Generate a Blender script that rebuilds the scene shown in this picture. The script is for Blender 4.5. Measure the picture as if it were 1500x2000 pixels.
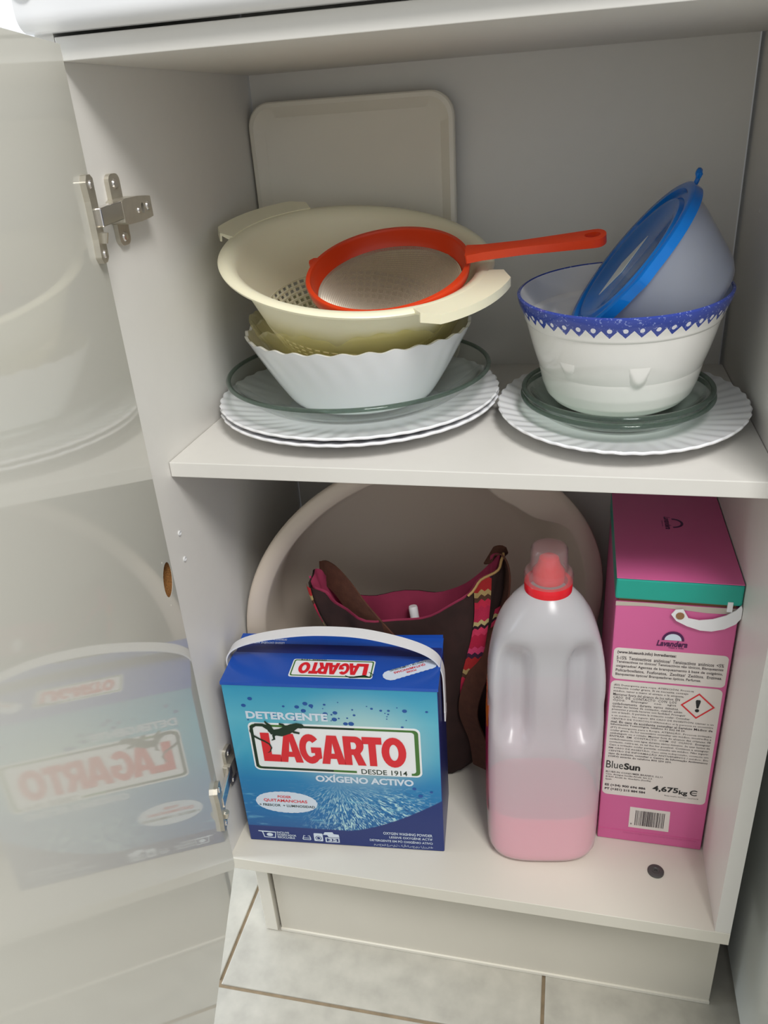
import bpy, bmesh, math, random
from mathutils import Vector, Matrix
random.seed(7)
R = math.radians
for o in list(bpy.data.objects):
    bpy.data.objects.remove(o)
SC = bpy.context.scene
COL = SC.collection

# ------------------------------------------------------------------ camera
cam = bpy.data.cameras.new('camera')
cam_o = bpy.data.objects.new('camera', cam)
COL.objects.link(cam_o)
pit, yaw, rol, FPX = -0.4634, 0.2561, -0.0711, 1546.4
cb, sb, ca, sa = math.cos(yaw), math.sin(yaw), math.cos(pit), math.sin(pit)
Zm = Matrix(((cb, -sb, 0), (sb, cb, 0), (0, 0, 1)))
Pm = Matrix(((1, 0, 0), (0, ca, -sa), (0, sa, ca)))
Mm = Zm @ Pm
r_, f_, u_ = Mm @ Vector((1, 0, 0)), Mm @ Vector((0, 1, 0)), Mm @ Vector((0, 0, 1))
r2 = math.cos(rol) * r_ + math.sin(rol) * u_
u2 = -math.sin(rol) * r_ + math.cos(rol) * u_
rot = Matrix((r2, u2, -f_)).transposed()
cam_o.matrix_world = Matrix.Translation((0.3927, -0.6209, 0.8158)) @ rot.to_4x4()
cam.sensor_fit = 'HORIZONTAL'
cam.sensor_width = 36.0
cam.lens = 36.0 * FPX / 1500.0
cam.clip_start = 0.01
SC.camera = cam_o

# ------------------------------------------------------------------ world and lights
world = bpy.data.worlds.new('room_light')
SC.world = world
world.use_nodes = True
bg = world.node_tree.nodes['Background']
bg.inputs[0].default_value = (0.93, 0.97, 1.0, 1)
bg.inputs[1].default_value = 0.56
def area(name, loc, target, sx, sy, power, col):
    l = bpy.data.lights.new(name, 'AREA')
    l.shape = 'RECTANGLE'; l.size = sx; l.size_y = sy; l.energy = power; l.color = col
    o = bpy.data.objects.new(name, l)
    COL.objects.link(o)
    o.location = loc
    o.rotation_euler = (Vector(target) - Vector(loc)).to_track_quat('-Z', 'Y').to_euler()
    return o
area('ceiling_lamp_offscreen', (1.0, -1.17, 2.25), (0.25, 0.12, 0.45), 0.62, 0.62, 32.0, (1.0, 0.985, 0.96))
area('window_left_offscreen', (-2.1, -0.1, 0.85), (0.0, 0.25, -0.1), 0.9, 1.2, 56, (0.80, 0.89, 1.0))
SC.view_settings.view_transform = 'Standard'
SC.view_settings.look = 'None'
SC.view_settings.gamma = 1.0
SC.view_settings.use_curve_mapping = False
SC.view_settings.exposure = 0.22
SC.cycles.transparent_max_bounces = 32

# ------------------------------------------------------------------ materials
def lin(c):
    return tuple((v / 255 / 12.92 if v / 255 <= 0.04045 else ((v / 255 + 0.055) / 1.055) ** 2.4) for v in c) + (1,)
MATS = {}
def mat(name, col, rough=0.5, metal=0.0, noise=0.0, nscale=20.0, bump=0.0, coat=0.0, trans=0.0, ior=1.5, sss=0.0):
    m = bpy.data.materials.new(name); m.use_nodes = True
    nt = m.node_tree; b = nt.nodes['Principled BSDF']
    b.inputs['Base Color'].default_value = lin(col)
    b.inputs['Roughness'].default_value = rough
    b.inputs['Metallic'].default_value = metal
    b.inputs['IOR'].default_value = ior
    b.inputs['Coat Weight'].default_value = coat
    b.inputs['Transmission Weight'].default_value = trans
    if sss:
        b.inputs['Subsurface Weight'].default_value = sss
        b.inputs['Subsurface Radius'].default_value = (0.01, 0.008, 0.005)
    if noise or bump:
        tc = nt.nodes.new('ShaderNodeTexCoord'); nz = nt.nodes.new('ShaderNodeTexNoise')
        nz.inputs['Scale'].default_value = nscale; nz.inputs['Detail'].default_value = 5
        nt.links.new(tc.outputs['Object'], nz.inputs['Vector'])
        if noise:
            mx = nt.nodes.new('ShaderNodeMix'); mx.data_type = 'RGBA'
            mx.inputs[6].default_value = lin(col)
            mx.inputs[7].default_value = lin(tuple(max(0, v * (1 - noise)) for v in col))
            nt.links.new(nz.outputs['Fac'], mx.inputs[0]); nt.links.new(mx.outputs[2], b.inputs['Base Color'])
        if bump:
            bp = nt.nodes.new('ShaderNodeBump'); bp.inputs['Strength'].default_value = bump; bp.inputs['Distance'].default_value = 0.002
            nt.links.new(nz.outputs['Fac'], bp.inputs['Height']); nt.links.new(bp.outputs['Normal'], b.inputs['Normal'])
    MATS[name] = m
    return m
def sheer(name, tint, body, body_fac, rough, ior=1.5, translucent=0.5):
    """thin see-through plastic or glass: part clear, part milky, with a Fresnel gloss"""
    m = bpy.data.materials.new(name); m.use_nodes = True
    nt = m.node_tree; N = nt.nodes; L = nt.links
    for n in list(N):
        if n.type != 'OUTPUT_MATERIAL': N.remove(n)
    out = N['Material Output']
    tr = N.new('ShaderNodeBsdfTransparent'); tr.inputs[0].default_value = lin(tint)
    df = N.new('ShaderNodeBsdfDiffuse'); df.inputs[0].default_value = lin(body)
    tl = N.new('ShaderNodeBsdfTranslucent'); tl.inputs[0].default_value = lin(body)
    m1 = N.new('ShaderNodeMixShader'); m1.inputs[0].default_value = translucent
    L.new(df.outputs[0], m1.inputs[1]); L.new(tl.outputs[0], m1.inputs[2])
    m2 = N.new('ShaderNodeMixShader'); m2.inputs[0].default_value = body_fac
    L.new(tr.outputs[0], m2.inputs[1]); L.new(m1.outputs[0], m2.inputs[2])
    gl = N.new('ShaderNodeBsdfGlossy'); gl.inputs['Roughness'].default_value = rough
    lw = N.new('ShaderNodeLayerWeight'); lw.inputs[0].default_value = 0.5
    pw = N.new('ShaderNodeMath'); pw.operation = 'POWER'; pw.inputs[1].default_value = 5.0; L.new(lw.outputs['Facing'], pw.inputs[0])
    f0 = ((ior - 1) / (ior + 1)) ** 2
    fr = N.new('ShaderNodeMath'); fr.operation = 'MULTIPLY_ADD'; fr.inputs[1].default_value = 1 - f0; fr.inputs[2].default_value = f0; L.new(pw.outputs[0], fr.inputs[0])
    m3 = N.new('ShaderNodeMixShader')
    L.new(fr.outputs[0], m3.inputs[0]); L.new(m2.outputs[0], m3.inputs[1]); L.new(gl.outputs[0], m3.inputs[2])
    L.new(m3.outputs[0], out.inputs[0])
    MATS[name] = m
    return m
mat('melamine', (227, 224, 218), 0.42, noise=0.015, nscale=60)
mat('door_lacquer', (219, 217, 206), 0.05, ior=1.5)
mat('edge_band', (222, 217, 204), 0.4)
mat('drawer_gloss', (230, 230, 231), 0.15)
mat('plinth_board', (212, 206, 192), 0.5, noise=0.04, nscale=9)
mat('nickel', (212, 206, 192), 0.36, metal=0.8, noise=0.12, nscale=90)
mat('chrome', (222, 217, 212), 0.16, metal=0.92)
mat('peg_white', (225, 225, 225), 0.3)
mat('chipboard', (178, 120, 58), 0.9, noise=0.65, nscale=900, bump=0.8)
mat('grey_cap', (84, 82, 80), 0.45, noise=0.2, nscale=200)
mat('grout', (158, 138, 110), 0.95, noise=0.35, nscale=70, bump=0.4)
mat('tile', (196, 191, 178), 0.22, noise=0.22, nscale=34)
mat('wall_paint', (236, 236, 238), 0.7)
mat('enamel', (214, 218, 214), 0.12)
mat('rubber', (30, 30, 30), 0.8)
mat('opal', (240, 240, 243), 0.10, ior=1.5, sss=0.1)
mat('glazed', (238, 236, 231), 0.08, ior=1.5)
mat('colander_cream', (247, 241, 212), 0.33, sss=0.15)
mat('tray_white', (242, 236, 222), 0.4, noise=0.03, nscale=14)
mat('orange_plastic', (228, 66, 22), 0.28, sss=0.1)
mat('steel_mesh', (206, 194, 176), 0.4, metal=0.55)
mat('basin_beige', (212, 198, 182), 0.42)
mat('bag_brown', (62, 38, 34), 0.95, noise=0.4, nscale=50, bump=0.4)
mat('strap_brown', (104, 62, 46), 0.9, noise=0.3, nscale=120, bump=0.3)
mat('lining_pink', (176, 56, 92), 0.85, noise=0.2, nscale=40)
mat('piping_pink', (196, 60, 110), 0.85)
mat('cord_gold', (186, 150, 96), 0.8)
mat('vial', (150, 190, 190), 0.2)
mat('strap_white', (238, 238, 240), 0.35)
mat('card_blue', (34, 86, 186), 0.22, noise=0.12, nscale=18)
mat('card_side', (34, 48, 118), 0.35)
mat('card_grey', (190, 180, 168), 0.9)
mat('ink_white', (240, 242, 244), 0.4)
mat('ink_pale', (214, 226, 240), 0.4)
mat('ink_red', (222, 36, 48), 0.35)
mat('ink_green', (16, 46, 28), 0.4)
mat('ink_olive', (70, 118, 52), 0.4)
mat('ink_black', (26, 26, 28), 0.4)
mat('ink_drop', (30, 84, 160), 0.3)
mat('ink_grey', (58, 46, 52), 0.5)
mat('ink_purple', (76, 22, 78), 0.4)
mat('pink_card', (220, 104, 160), 0.38, noise=0.05, nscale=8)
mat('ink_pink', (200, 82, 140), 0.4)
mat('teal_card', (28, 168, 150), 0.35, noise=0.08, nscale=30)
mat('brown_card', (150, 110, 78), 0.95)
mat('panel_white', (230, 222, 216), 0.4)
mat('cap_red', (222, 26, 40), 0.2)
mat('liquid_pink', (250, 104, 142), 0.3)
mat('label_magenta', (206, 34, 96), 0.3, noise=0.3, nscale=40)
mat('label_orange', (246, 122, 24), 0.3)
mat('sticker', (206, 214, 216), 0.4)
sheer('hdpe', (246, 246, 250), (250, 252, 255), 0.68, 0.26, translucent=0.45)
sheer('cup_clear', (252, 244, 244), (245, 232, 234), 0.12, 0.12)
sheer('glass_clear', (248, 251, 249), (225, 235, 230), 0.015, 0.02)
sheer('glass_rim', (186, 198, 190), (140, 155, 147), 0.20, 0.03)
sheer('glass_amber', (254, 252, 232), (250, 246, 214), 0.14, 0.05)
sheer('frosted_box', (240, 243, 248), (222, 226, 234), 0.50, 0.35)
sheer('lid_blue', (90, 190, 240), (16, 152, 240), 0.90, 0.12)

# ------------------------------------------------------------------ mesh helpers
class G:
    def __init__(s): s.v = []; s.f = []
    def add(s, vs, fs):
        n = len(s.v); s.v += [tuple(p) for p in vs]; s.f += [tuple(i + n for i in q) for q in fs]; return s
    def box(s, x0, x1, y0, y1, z0, z1):
        return s.add([(x0, y0, z0), (x1, y0, z0), (x1, y1, z0), (x0, y1, z0), (x0, y0, z1), (x1, y0, z1), (x1, y1, z1), (x0, y1, z1)],
                     [(0, 3, 2, 1), (4, 5, 6, 7), (0, 1, 5, 4), (1, 2, 6, 5), (2, 3, 7, 6), (3, 0, 4, 7)])
    def obox(s, a, b, up, w, h):
        """bar from a to b, w across, h along up"""
        a, b, up = Vector(a), Vector(b), Vector(up); d = (b - a).normalized(); sd = d.cross(up).normalized() * w / 2; up = up.normalized() * h / 2
        vs = [a - sd - up, a + sd - up, a + sd + up, a - sd + up, b - sd - up, b + sd - up, b + sd + up, b - sd + up]
        return s.add(vs, [(0, 1, 2, 3), (7, 6, 5, 4), (0, 4, 5, 1), (1, 5, 6, 2), (2, 6, 7, 3), (3, 7, 4, 0)])
    def lathe(s, prof, n=64, fn=None, closed=True):
        m = len(prof); vs = []
        for j in range(n):
            t = 2 * math.pi * j / n
            for i, (r, z) in enumerate(prof):
                vs.append(fn(t, r, z, i) if fn else (r * math.cos(t), r * math.sin(t), z))
        fs = []
        for j in range(n):
            k = (j + 1) % n
            for i in range(m if closed else m - 1):
                i2 = (i + 1) % m
                if closed and prof[i][0] < 1e-6 and prof[i2][0] < 1e-6: continue
                fs.append((j * m + i, k * m + i, k * m + i2, j * m + i2))
        return s.add(vs, fs)
    def tube(s, path, rad, n=10, closed=False):
        P = [Vector(p) for p in path]; m = len(P); rads = rad if isinstance(rad, (list, tuple)) else [rad] * m
        vs = []; up = None
        for i, p in enumerate(P):
            d = (P[(i + 1) % m] - P[i - 1]) if closed else (P[min(i + 1, m - 1)] - P[max(i - 1, 0)])
            d.normalize()
            if up is None: up = d.orthogonal().normalized()
            up = (up - d * up.dot(d)).normalized(); sd = d.cross(up)
            for k in range(n):
                a = 2 * math.pi * k / n
                vs.append(p + (math.cos(a) * up + math.sin(a) * sd) * rads[i])
        fs = []
        for i in range(m if closed else m - 1):
            for k in range(n):
                a, b = i * n + k, i * n + (k + 1) % n
                c, d2 = ((i + 1) % m) * n + (k + 1) % n, ((i + 1) % m) * n + k
                fs.append((a, b, c, d2))
        if not closed:
            fs.append(tuple(range(n - 1, -1, -1))); fs.append(tuple((m - 1) * n + k for k in range(n)))
        return s.add(vs, fs)
    def band(s, path, wvec, w, t):
        """flat strap swept along path: wvec the across direction (one or per point), w width, t thickness"""
        P = [Vector(p) for p in path]; m = len(P); vs = []
        for i, p in enumerate(P):
            d = (P[min(i + 1, m - 1)] - P[max(i - 1, 0)]).normalized()
            wv = Vector(wvec[i] if isinstance(wvec, list) else wvec); wv = (wv - d * wv.dot(d)).normalized(); nn = d.cross(wv)
            ww = w[i] if isinstance(w, list) else w
            for a, b in ((-1, -1), (1, -1), (1, 1), (-1, 1)):
                vs.append(p + wv * a * ww / 2 + nn * b * t / 2)
        fs = [(i * 4 + k, i * 4 + (k + 1) % 4, i * 4 + 4 + (k + 1) % 4, i * 4 + 4 + k) for i in range(m - 1) for k in range(4)]
        fs += [(3, 2, 1, 0), tuple((m - 1) * 4 + k for k in range(4))]
        return s.add(vs, fs)
    def grid(s, fn, nu, nv, wrap=False):
        vs = [fn(i / nu, j / nv) for i in range(nu + (0 if wrap else 1)) for j in range(nv + 1)]
        W = nv + 1; c = nu if wrap else nu
        fs = []
        for i in range(c):
            k = (i + 1) % nu if wrap else i + 1
            for j in range(nv): fs.append((i * W + j, k * W + j, k * W + j + 1, i * W + j + 1))
        return s.add(vs, fs)
    def shape(s, loops, depth, place=lambda x, y, z: (x, y, z)):
        """flat outline with holes, extruded"""
        cu = bpy.data.curves.new('outline', 'CURVE'); cu.dimensions = '2D'; cu.fill_mode = 'BOTH'; cu.extrude = depth / 2
        for lp in loops:
            sp = cu.splines.new('POLY'); sp.points.add(len(lp) - 1); sp.use_cyclic_u = True
            for pt, (x, y) in zip(sp.points, lp): pt.co = (x, y, 0, 1)
        ob = bpy.data.objects.new('outline', cu)
        me = bpy.data.meshes.new_from_object(ob)
        s.add([place(*v.co) for v in me.vertices], [tuple(p.vertices) for p in me.polygons])
        bpy.data.objects.remove(ob); bpy.data.curves.remove(cu); bpy.data.meshes.remove(me)
        return s
    def text(s, body, x, y, w, h, place, bold=0.0, slant=0.0, res=3, keep=False):
        """one line of lettering scaled into the box x, y, w, h"""
        cu = bpy.data.curves.new('line', 'FONT'); cu.body = body; cu.offset = bold; cu.resolution_u = res; cu.shear = slant
        ob = bpy.data.objects.new('line', cu)
        me = bpy.data.meshes.new_from_object(ob)
        vs = [v.co.copy() for v in me.vertices]
        if vs:
            x0 = min(v.x for v in vs); x1 = max(v.x for v in vs); y0 = min(v.y for v in vs); y1 = max(v.y for v in vs)
            sx = w / max(1e-6, x1 - x0); sy = h / max(1e-6, y1 - y0)
            if keep: sx = sy = min(sx, sy)
            s.add([place(x + (v.x - x0) * sx, y + (v.y - y0) * sy) for v in vs], [tuple(p.vertices) for p in me.polygons])
        bpy.data.objects.remove(ob); bpy.data.curves.remove(cu); bpy.data.meshes.remove(me)
        return s
    def strip(s, pts, widths, place):
        """flat tapering stroke"""
        P = [Vector((a, b)) for a, b in pts]; m = len(P); vs = []
        for i, p in enumerate(P):
            d = (P[min(i + 1, m - 1)] - P[max(i - 1, 0)]).normalized(); nn = Vector((-d.y, d.x)) * widths[i] / 2
            vs += [place(*(p + nn)), place(*(p - nn))]
        return s.add(vs, [(2 * i, 2 * i + 1, 2 * i + 3, 2 * i + 2) for i in range(m - 1)])
    def disc(s, x, y, rx, ry, place, n=14):
        vs = [place(x + rx * math.cos(2 * math.pi * k / n), y + ry * math.sin(2 * math.pi * k / n)) for k in range(n)]
        return s.add(vs, [tuple(range(n))])
    def obj(s, name, m, parent=None, smooth=0.0, bevel=0.0, seg=2, merge=False, normals=True):
        me = bpy.data.meshes.new(name)
        me.from_pydata([tuple(v) for v in s.v], [], s.f)
        if merge or normals:
            bm = bmesh.new(); bm.from_mesh(me)
            if merge: bmesh.ops.remove_doubles(bm, verts=bm.verts, dist=1e-6)
            if normals: bmesh.ops.recalc_face_normals(bm, faces=bm.faces)
            bm.to_mesh(me); bm.free()
        if smooth:
            me.polygons.foreach_set('use_smooth', [True] * len(me.polygons))
            me.set_sharp_from_angle(angle=R(smooth))
        me.materials.append(MATS[m] if isinstance(m, str) else m)
        o = bpy.data.objects.new(name, me); COL.objects.link(o)
        if parent: o.parent = parent
        if bevel:
            b = o.modifiers.new('soft_edge', 'BEVEL'); b.width = bevel; b.segments = seg; b.limit_method = 'ANGLE'; b.angle_limit = R(40)
        return o
def thing(name, label, cat, loc=(0, 0, 0), rot=None, group=None):
    o = bpy.data.objects.new(name, None); COL.objects.link(o); o.location = loc; o.empty_display_size = 0.02
    if rot is not None: o.rotation_euler = rot
    o['label'] = label; o['category'] = cat
    if group: o['group'] = group
    return o
def tag(o, label, cat, group=None):
    o['label'] = label; o['category'] = cat
    if group: o['group'] = group
    return o
def rrect(x0, x1, y0, y1, r, n=6):
    pts = []
    for cx, cy, a in ((x1 - r, y1 - r, 0), (x0 + r, y1 - r, 90), (x0 + r, y0 + r, 180), (x1 - r, y0 + r, 270)):
        for k in range(n + 1):
            t = R(a + 90 * k / n); pts.append((cx + r * math.cos(t), cy + r * math.sin(t)))
    return pts
def circ(x, y, r, n=20):
    return [(x + r * math.cos(2 * math.pi * k / n), y + r * math.sin(2 * math.pi * k / n)) for k in range(n)]
def sstep(a, b, x):
    t = min(1, max(0, (x - a) / (b - a))); return t * t * (3 - 2 * t)

# node shorthand for printed and painted surfaces
class NT:
    def __init__(s, name, rough):
        s.m = bpy.data.materials.new(name); s.m.use_nodes = True; s.t = s.m.node_tree
        s.b = s.t.nodes['Principled BSDF']; s.b.inputs['Roughness'].default_value = rough
        tc = s.t.nodes.new('ShaderNodeTexCoord'); s.vec = tc.outputs['Object']
        sp = s.t.nodes.new('ShaderNodeSeparateXYZ'); s.t.links.new(s.vec, sp.inputs[0])
        s.x, s.y, s.z = sp.outputs
        MATS[name] = s.m
    def put(s, sock, v):
        if hasattr(v, 'links'): s.t.links.new(v, sock)
        else: sock.default_value = v
    def math(s, op, a, b=0.0, c=0.0, clamp=False):
        n = s.t.nodes.new('ShaderNodeMath'); n.operation = op; n.use_clamp = clamp
        s.put(n.inputs[0], a); s.put(n.inputs[1], b); s.put(n.inputs[2], c); return n.outputs[0]
    def mix(s, f, a, b):
        n = s.t.nodes.new('ShaderNodeMix'); n.data_type = 'RGBA'
        s.put(n.inputs[0], f); s.put(n.inputs[6], a if hasattr(a, 'links') else lin(a)); s.put(n.inputs[7], b if hasattr(b, 'links') else lin(b)); return n.outputs[2]
    def mapr(s, v, a, b, c=0.0, d=1.0):
        n = s.t.nodes.new('ShaderNodeMapRange'); n.interpolation_type = 'SMOOTHSTEP'
        s.put(n.inputs[0], v); n.inputs[1].default_value = a; n.inputs[2].default_value = b; n.inputs[3].default_value = c; n.inputs[4].default_value = d; return n.outputs[0]
    def noise(s, scale, vec=None, detail=4, dist=0.0):
        n = s.t.nodes.new('ShaderNodeTexNoise'); n.inputs['Scale'].default_value = scale; n.inputs['Detail'].default_value = detail; n.inputs['Distortion'].default_value = dist
        s.put(n.inputs['Vector'], vec or s.vec); return n.outputs['Fac']
    def voro(s, scale, vec=None):
        n = s.t.nodes.new('ShaderNodeTexVoronoi'); n.inputs['Scale'].default_value = scale; s.put(n.inputs['Vector'], vec or s.vec); return n.outputs['Distance']
    def comb(s, x, y, z):
        n = s.t.nodes.new('ShaderNodeCombineXYZ'); s.put(n.inputs[0], x); s.put(n.inputs[1], y); s.put(n.inputs[2], z); return n.outputs[0]
    def ramp(s, v, stops):
        n = s.t.nodes.new('ShaderNodeValToRGB'); s.put(n.inputs[0], v); e = n.color_ramp.elements
        while len(e) < len(stops): e.new(0.5)
        for el, (p, c) in zip(e, stops): el.position = p; el.color = lin(c)
        return n.outputs[0]
    def done(s, c): s.t.links.new(c, s.b.inputs['Base Color']); return s.m

# ------------------------------------------------------------------ setting
W, D, H, S = 0.568, 0.387, 0.868, 0.519
FZ = -0.1997
fl = G().box(-2.2, 2.6, -2.4, 0.42, FZ - 0.05, FZ - 0.002).obj('floor', 'grout')
fl['kind'] = 'structure'; fl['label'] = 'pale mottled stone-look tile floor with brown grout'
tw = 0.42
tile_me = None
for i in range(-3, 5):
    for j in range(-4, 2):
        x0, y0 = -0.0305 + i * tw, -0.0425 + j * tw
        if y0 + tw > 0.43: continue
        if tile_me is None:
            t = G().box(0.0022, tw - 0.0022, 0.0022, tw - 0.0022, FZ - 0.01, FZ).obj('tile', 'tile', fl, bevel=0.0012)
            tile_me = t.data
        else:
            t = bpy.data.objects.new('tile', tile_me); COL.objects.link(t); t.parent = fl
            b = t.modifiers.new('soft_edge', 'BEVEL'); b.width = 0.0012; b.segments = 2
        t.location = (x0, y0, 0); t.rotation_euler = (0, 0, R(0.8))
wb = G().box(-2.2, 2.6, 0.42, 0.5, FZ, 2.3).obj('wall_back', 'wall_paint')
wb['kind'] = 'structure'; wb['label'] = 'plain white painted wall behind the cabinet'

# ------------------------------------------------------------------ cabinet
cab = thing('kitchen_cabinet', 'white kitchen cabinet standing open with one shelf and a glossy door', 'cabinet', (0, 0, 0))
T = 0.016
Ht = 1.25
G().shape([[(0, 0), (0.41, 0), (0.41, Ht), (0, Ht)]] + [circ(0.0342, z, 0.0019, 14) for z in (0.442, 0.411)], T, lambda x, y, z: (-T / 2 + z, x, y)).obj('side_panel', 'melamine', cab)
G().shape([[(0, 0), (0.41, 0), (0.41, Ht), (0, Ht)], circ(0.2955, 0.7056, 0.0026, 14)], T, lambda x, y, z: (W + T / 2 + z, x, y)).obj('side_panel', 'melamine', cab)
G().box(-T, W + T, -0.001, 0.41, -0.0182, 0).obj('bottom_panel', 'edge_band', cab, bevel=0.0006)
G().box(0.0003, W - 0.0003, 0, D, H, H + 0.0161).obj('top_panel', 'melamine', cab, bevel=0.0006)
G().box(0.0012, W - 0.0052, D + 0.0002, D + 0.003, 0.0, Ht).obj('back_panel', 'melamine', cab)
G().box(-T, W + T, -0.0015, 0.41, Ht, Ht + T).obj('crown_panel', 'melamine', cab, bevel=0.0006)
shelf = G().box(0.0006, W - 0.0006, 0.0405, D - 0.0004, S - 0.0158, S).obj('shelf', 'melamine', cab, bevel=0.0008)
shelf['label'] = 'white melamine shelf carrying the bowls and plates'
# drawer front above, lower edge rounded
dfz = H + 0.0180
prof = [(-0.0015, Ht - 0.003), (-0.0015, dfz), (-0.008, dfz)]
for k in range(7):
    a = R(90 * k / 6); prof.append((-0.008 - 0.012 * math.sin(a), dfz + 0.012 - 0.012 * math.cos(a)))
prof.append((-0.020, Ht - 0.003))
n = len(prof)
g = G(); g.add([(-0.0150, y, z) for y, z in prof] + [(W + 0.015, y, z) for y, z in prof],
               [tuple(range(n)), tuple(range(2 * n - 1, n - 1, -1))] + [(i, i + n, (i + 1) % n + n, (i + 1) % n) for i in range(n)])
dfo = g.obj('drawer_front', 'drawer_gloss', cab, smooth=40)
dfo['label'] = 'glossy white drawer front above the open compartment'
G().shape([circ(0, 0, 0.0095)], 0.003, lambda x, y, z: (-0.004 + x, -0.0212 + z, dfz + 0.030 + y)).obj('cover_cap', 'edge_band', dfo, smooth=40)
# plinth
pz0, pz1 = FZ, -0.0184
pl = G().box(0.0253, 0.5905, 0.05, 0.066, pz0 + 0.001, pz1).obj('plinth', 'plinth_board', cab, bevel=0.0008)
G().box(0.0253, 0.5905, 0.0475, 0.05, pz0 + 0.0005, pz0 + 0.0045).obj('seal_strip', 'edge_band', pl)
G().box(0.0035, 0.0208, 0.046, 0.38, pz0 + 0.001, pz1).obj('plinth_return', 'edge_band', cab, bevel=0.0006)
# shelf pin sockets and drilled hole
for z in (0.442, 0.411):
    G().lathe([(0.0019, 0.0001), (0.0029, 0.0001), (0.0029, 0.0012), (0.0019, 0.0016)], 16, lambda t, r, zz, i, z=z: (zz, 0.0342 + r * math.cos(t), z + r * math.sin(t))).obj('shelf_pin_socket', 'peg_white', cab, smooth=40)
# levelling-foot cap in the cabinet floor
cp = G().lathe([(0, 0.0), (0.0093, 0.0), (0.0093, 0.0016), (0.0082, 0.0022), (0.0045, 0.0022), (0.0036, 0.0014), (0.0022, 0.0014), (0.0022, 0.0003), (0, 0.0003)], 28).obj('foot_cap', 'grey_cap', cab, smooth=35, merge=True)
cp.location = (0.5115, 0.0672, 0)

# door, opened past the camera's left
ANG = 1.2876
e = Vector((math.cos(ANG), -math.sin(ANG), 0)); nin = Vector((math.sin(ANG), math.cos(ANG), 0))
hp = Vector((0.0103, -0.010, 0)); DZ0, DZ1 = 0.0006, 0.8784
def dp(d, k, z): return hp + e * d + nin * k + Vector((0, 0, z))      # d along the door, k off its inner face
bore = (0.0205, 0.4255, 0.0172)
outer = [(0.0, DZ0), (0.594, DZ0), (0.594, DZ1), (0.0, DZ1)]
g = G().shape([outer, circ(bore[0], bore[1], bore[2], 36)] + [circ(0.0285, bore[1] + q, 0.0012, 10) for q in (0.024, -0.024)], 0.013, lambda x, y, z: dp(x, -0.0065 + z, y))
g.shape([outer], 0.005, lambda x, y, z: dp(x, -0.0155 + z, y))
door = g.obj('door', 'door_lacquer', cab)
door['label'] = 'glossy off-white cabinet door swung open, mirroring the blue detergent box'
g = G()
for k in range(36):
    a, b = 2 * math.pi * k / 36, 2 * math.pi * (k + 1) / 36
    P = lambda t, kk: dp(bore[0] + 0.0171 * math.cos(t), kk, bore[1] + 0.0171 * math.sin(t))
    g.add([P(a, -0.0003), P(b, -0.0003), P(b, -0.0128), P(a, -0.0128)], [(0, 1, 2, 3)])
g.add([dp(bore[0] + 0.0171 * math.cos(2 * math.pi * k / 36), -0.0126, bore[1] + 0.0171 * math.sin(2 * math.pi * k / 36)) for k in range(36)], [tuple(range(36))])
bo = g.obj('hinge_bore', 'chipboard', door)
bo['label'] = 'unused round hinge hole showing raw chipboard'
def hinge(zc, th=0.0150):
    # flange on the door
    o = [(0.006, -0.030), (0.012, -0.033), (0.022, -0.033), (0.027, -0.028), (0.025, -0.014), (0.025, 0.014), (0.027, 0.028), (0.022, 0.033), (0.012, 0.033), (0.006, 0.030)]
    hg = G().shape([o], 0.0048, lambda x, y, z: dp(x, 0.0024 + z, zc + y)).obj('hinge', 'nickel', cab, bevel=0.0008)
    hg['label'] = 'nickel concealed hinge screwed to door and side panel'
    for y in (-0.026, 0.026):
        G().lathe([(0, 0), (0.0036, 0), (0.003, 0.0014), (0, 0.0016)], 14, lambda t, r, z, i, y=y: dp(0.0165 + r * math.cos(t), 0.0047 + z, zc + y + r * math.sin(t))).obj('screw', 'chrome', hg, smooth=40, merge=True)
    G().tube([dp(0.016, 0.006, zc - 0.018), dp(0.016, 0.007, zc - 0.010)], [0.003, 0.0042], 12).obj('cup_boss', 'nickel', hg, smooth=40)
    # bright link and wall body
    a = dp(0.013, 0.004, zc + 0.001); b = Vector((th * .55 + .0015, 0.032, zc + 0.002))
    G().obox(a, b, (0, 0, 1), th * .55, 0.0145).obj('link_arm', 'chrome', hg, bevel=0.001)
    o = [(0.024, -0.0085), (0.030, -0.0105), (0.052, -0.0105), (0.066, -0.0095), (0.074, -0.0085), (0.074, 0.0085), (0.066, 0.0095), (0.052, 0.0105), (0.030, 0.0105), (0.024, 0.0085)]
    slot = [(0.0575 + 0.0024 * math.cos(t / 8 * math.pi), 0.0045 * math.sin(t / 8 * math.pi)) for t in range(16)]
    ab = G().shape([o, slot], th, lambda x, y, z: (0.0003 + th / 2 + z, x, zc + y)).obj('hinge_arm', 'nickel', hg, bevel=0.0012)
    o = rrect(0.0285, 0.0465, -0.028, 0.030, 0.006, 4)
    G().shape([o], 0.0042, lambda x, y, z: (0.0022 + z, x, zc + y)).obj('mounting_plate', 'nickel', hg, bevel=0.0008)
    for yy, zz, rr, xx in ((0.0375, 0.022, 0.0042, 0.0043), (0.0375, -0.021, 0.0042, 0.0043), (0.067, 0.001, 0.0040, th + .0003), (0.050, -0.001, 0.0028, th + .0003)):
        sc = G().lathe([(0, 0), (rr, 0), (rr * 0.8, 0.0012), (0, 0.0015)], 14, lambda t, r, z, i: (xx + z, yy + r * math.cos(t), zc + zz + r * math.sin(t))).obj('screw', 'chrome', hg, smooth=40, merge=True)
hinge(0.7565)
hinge(0.1165, 0.0085)

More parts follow.
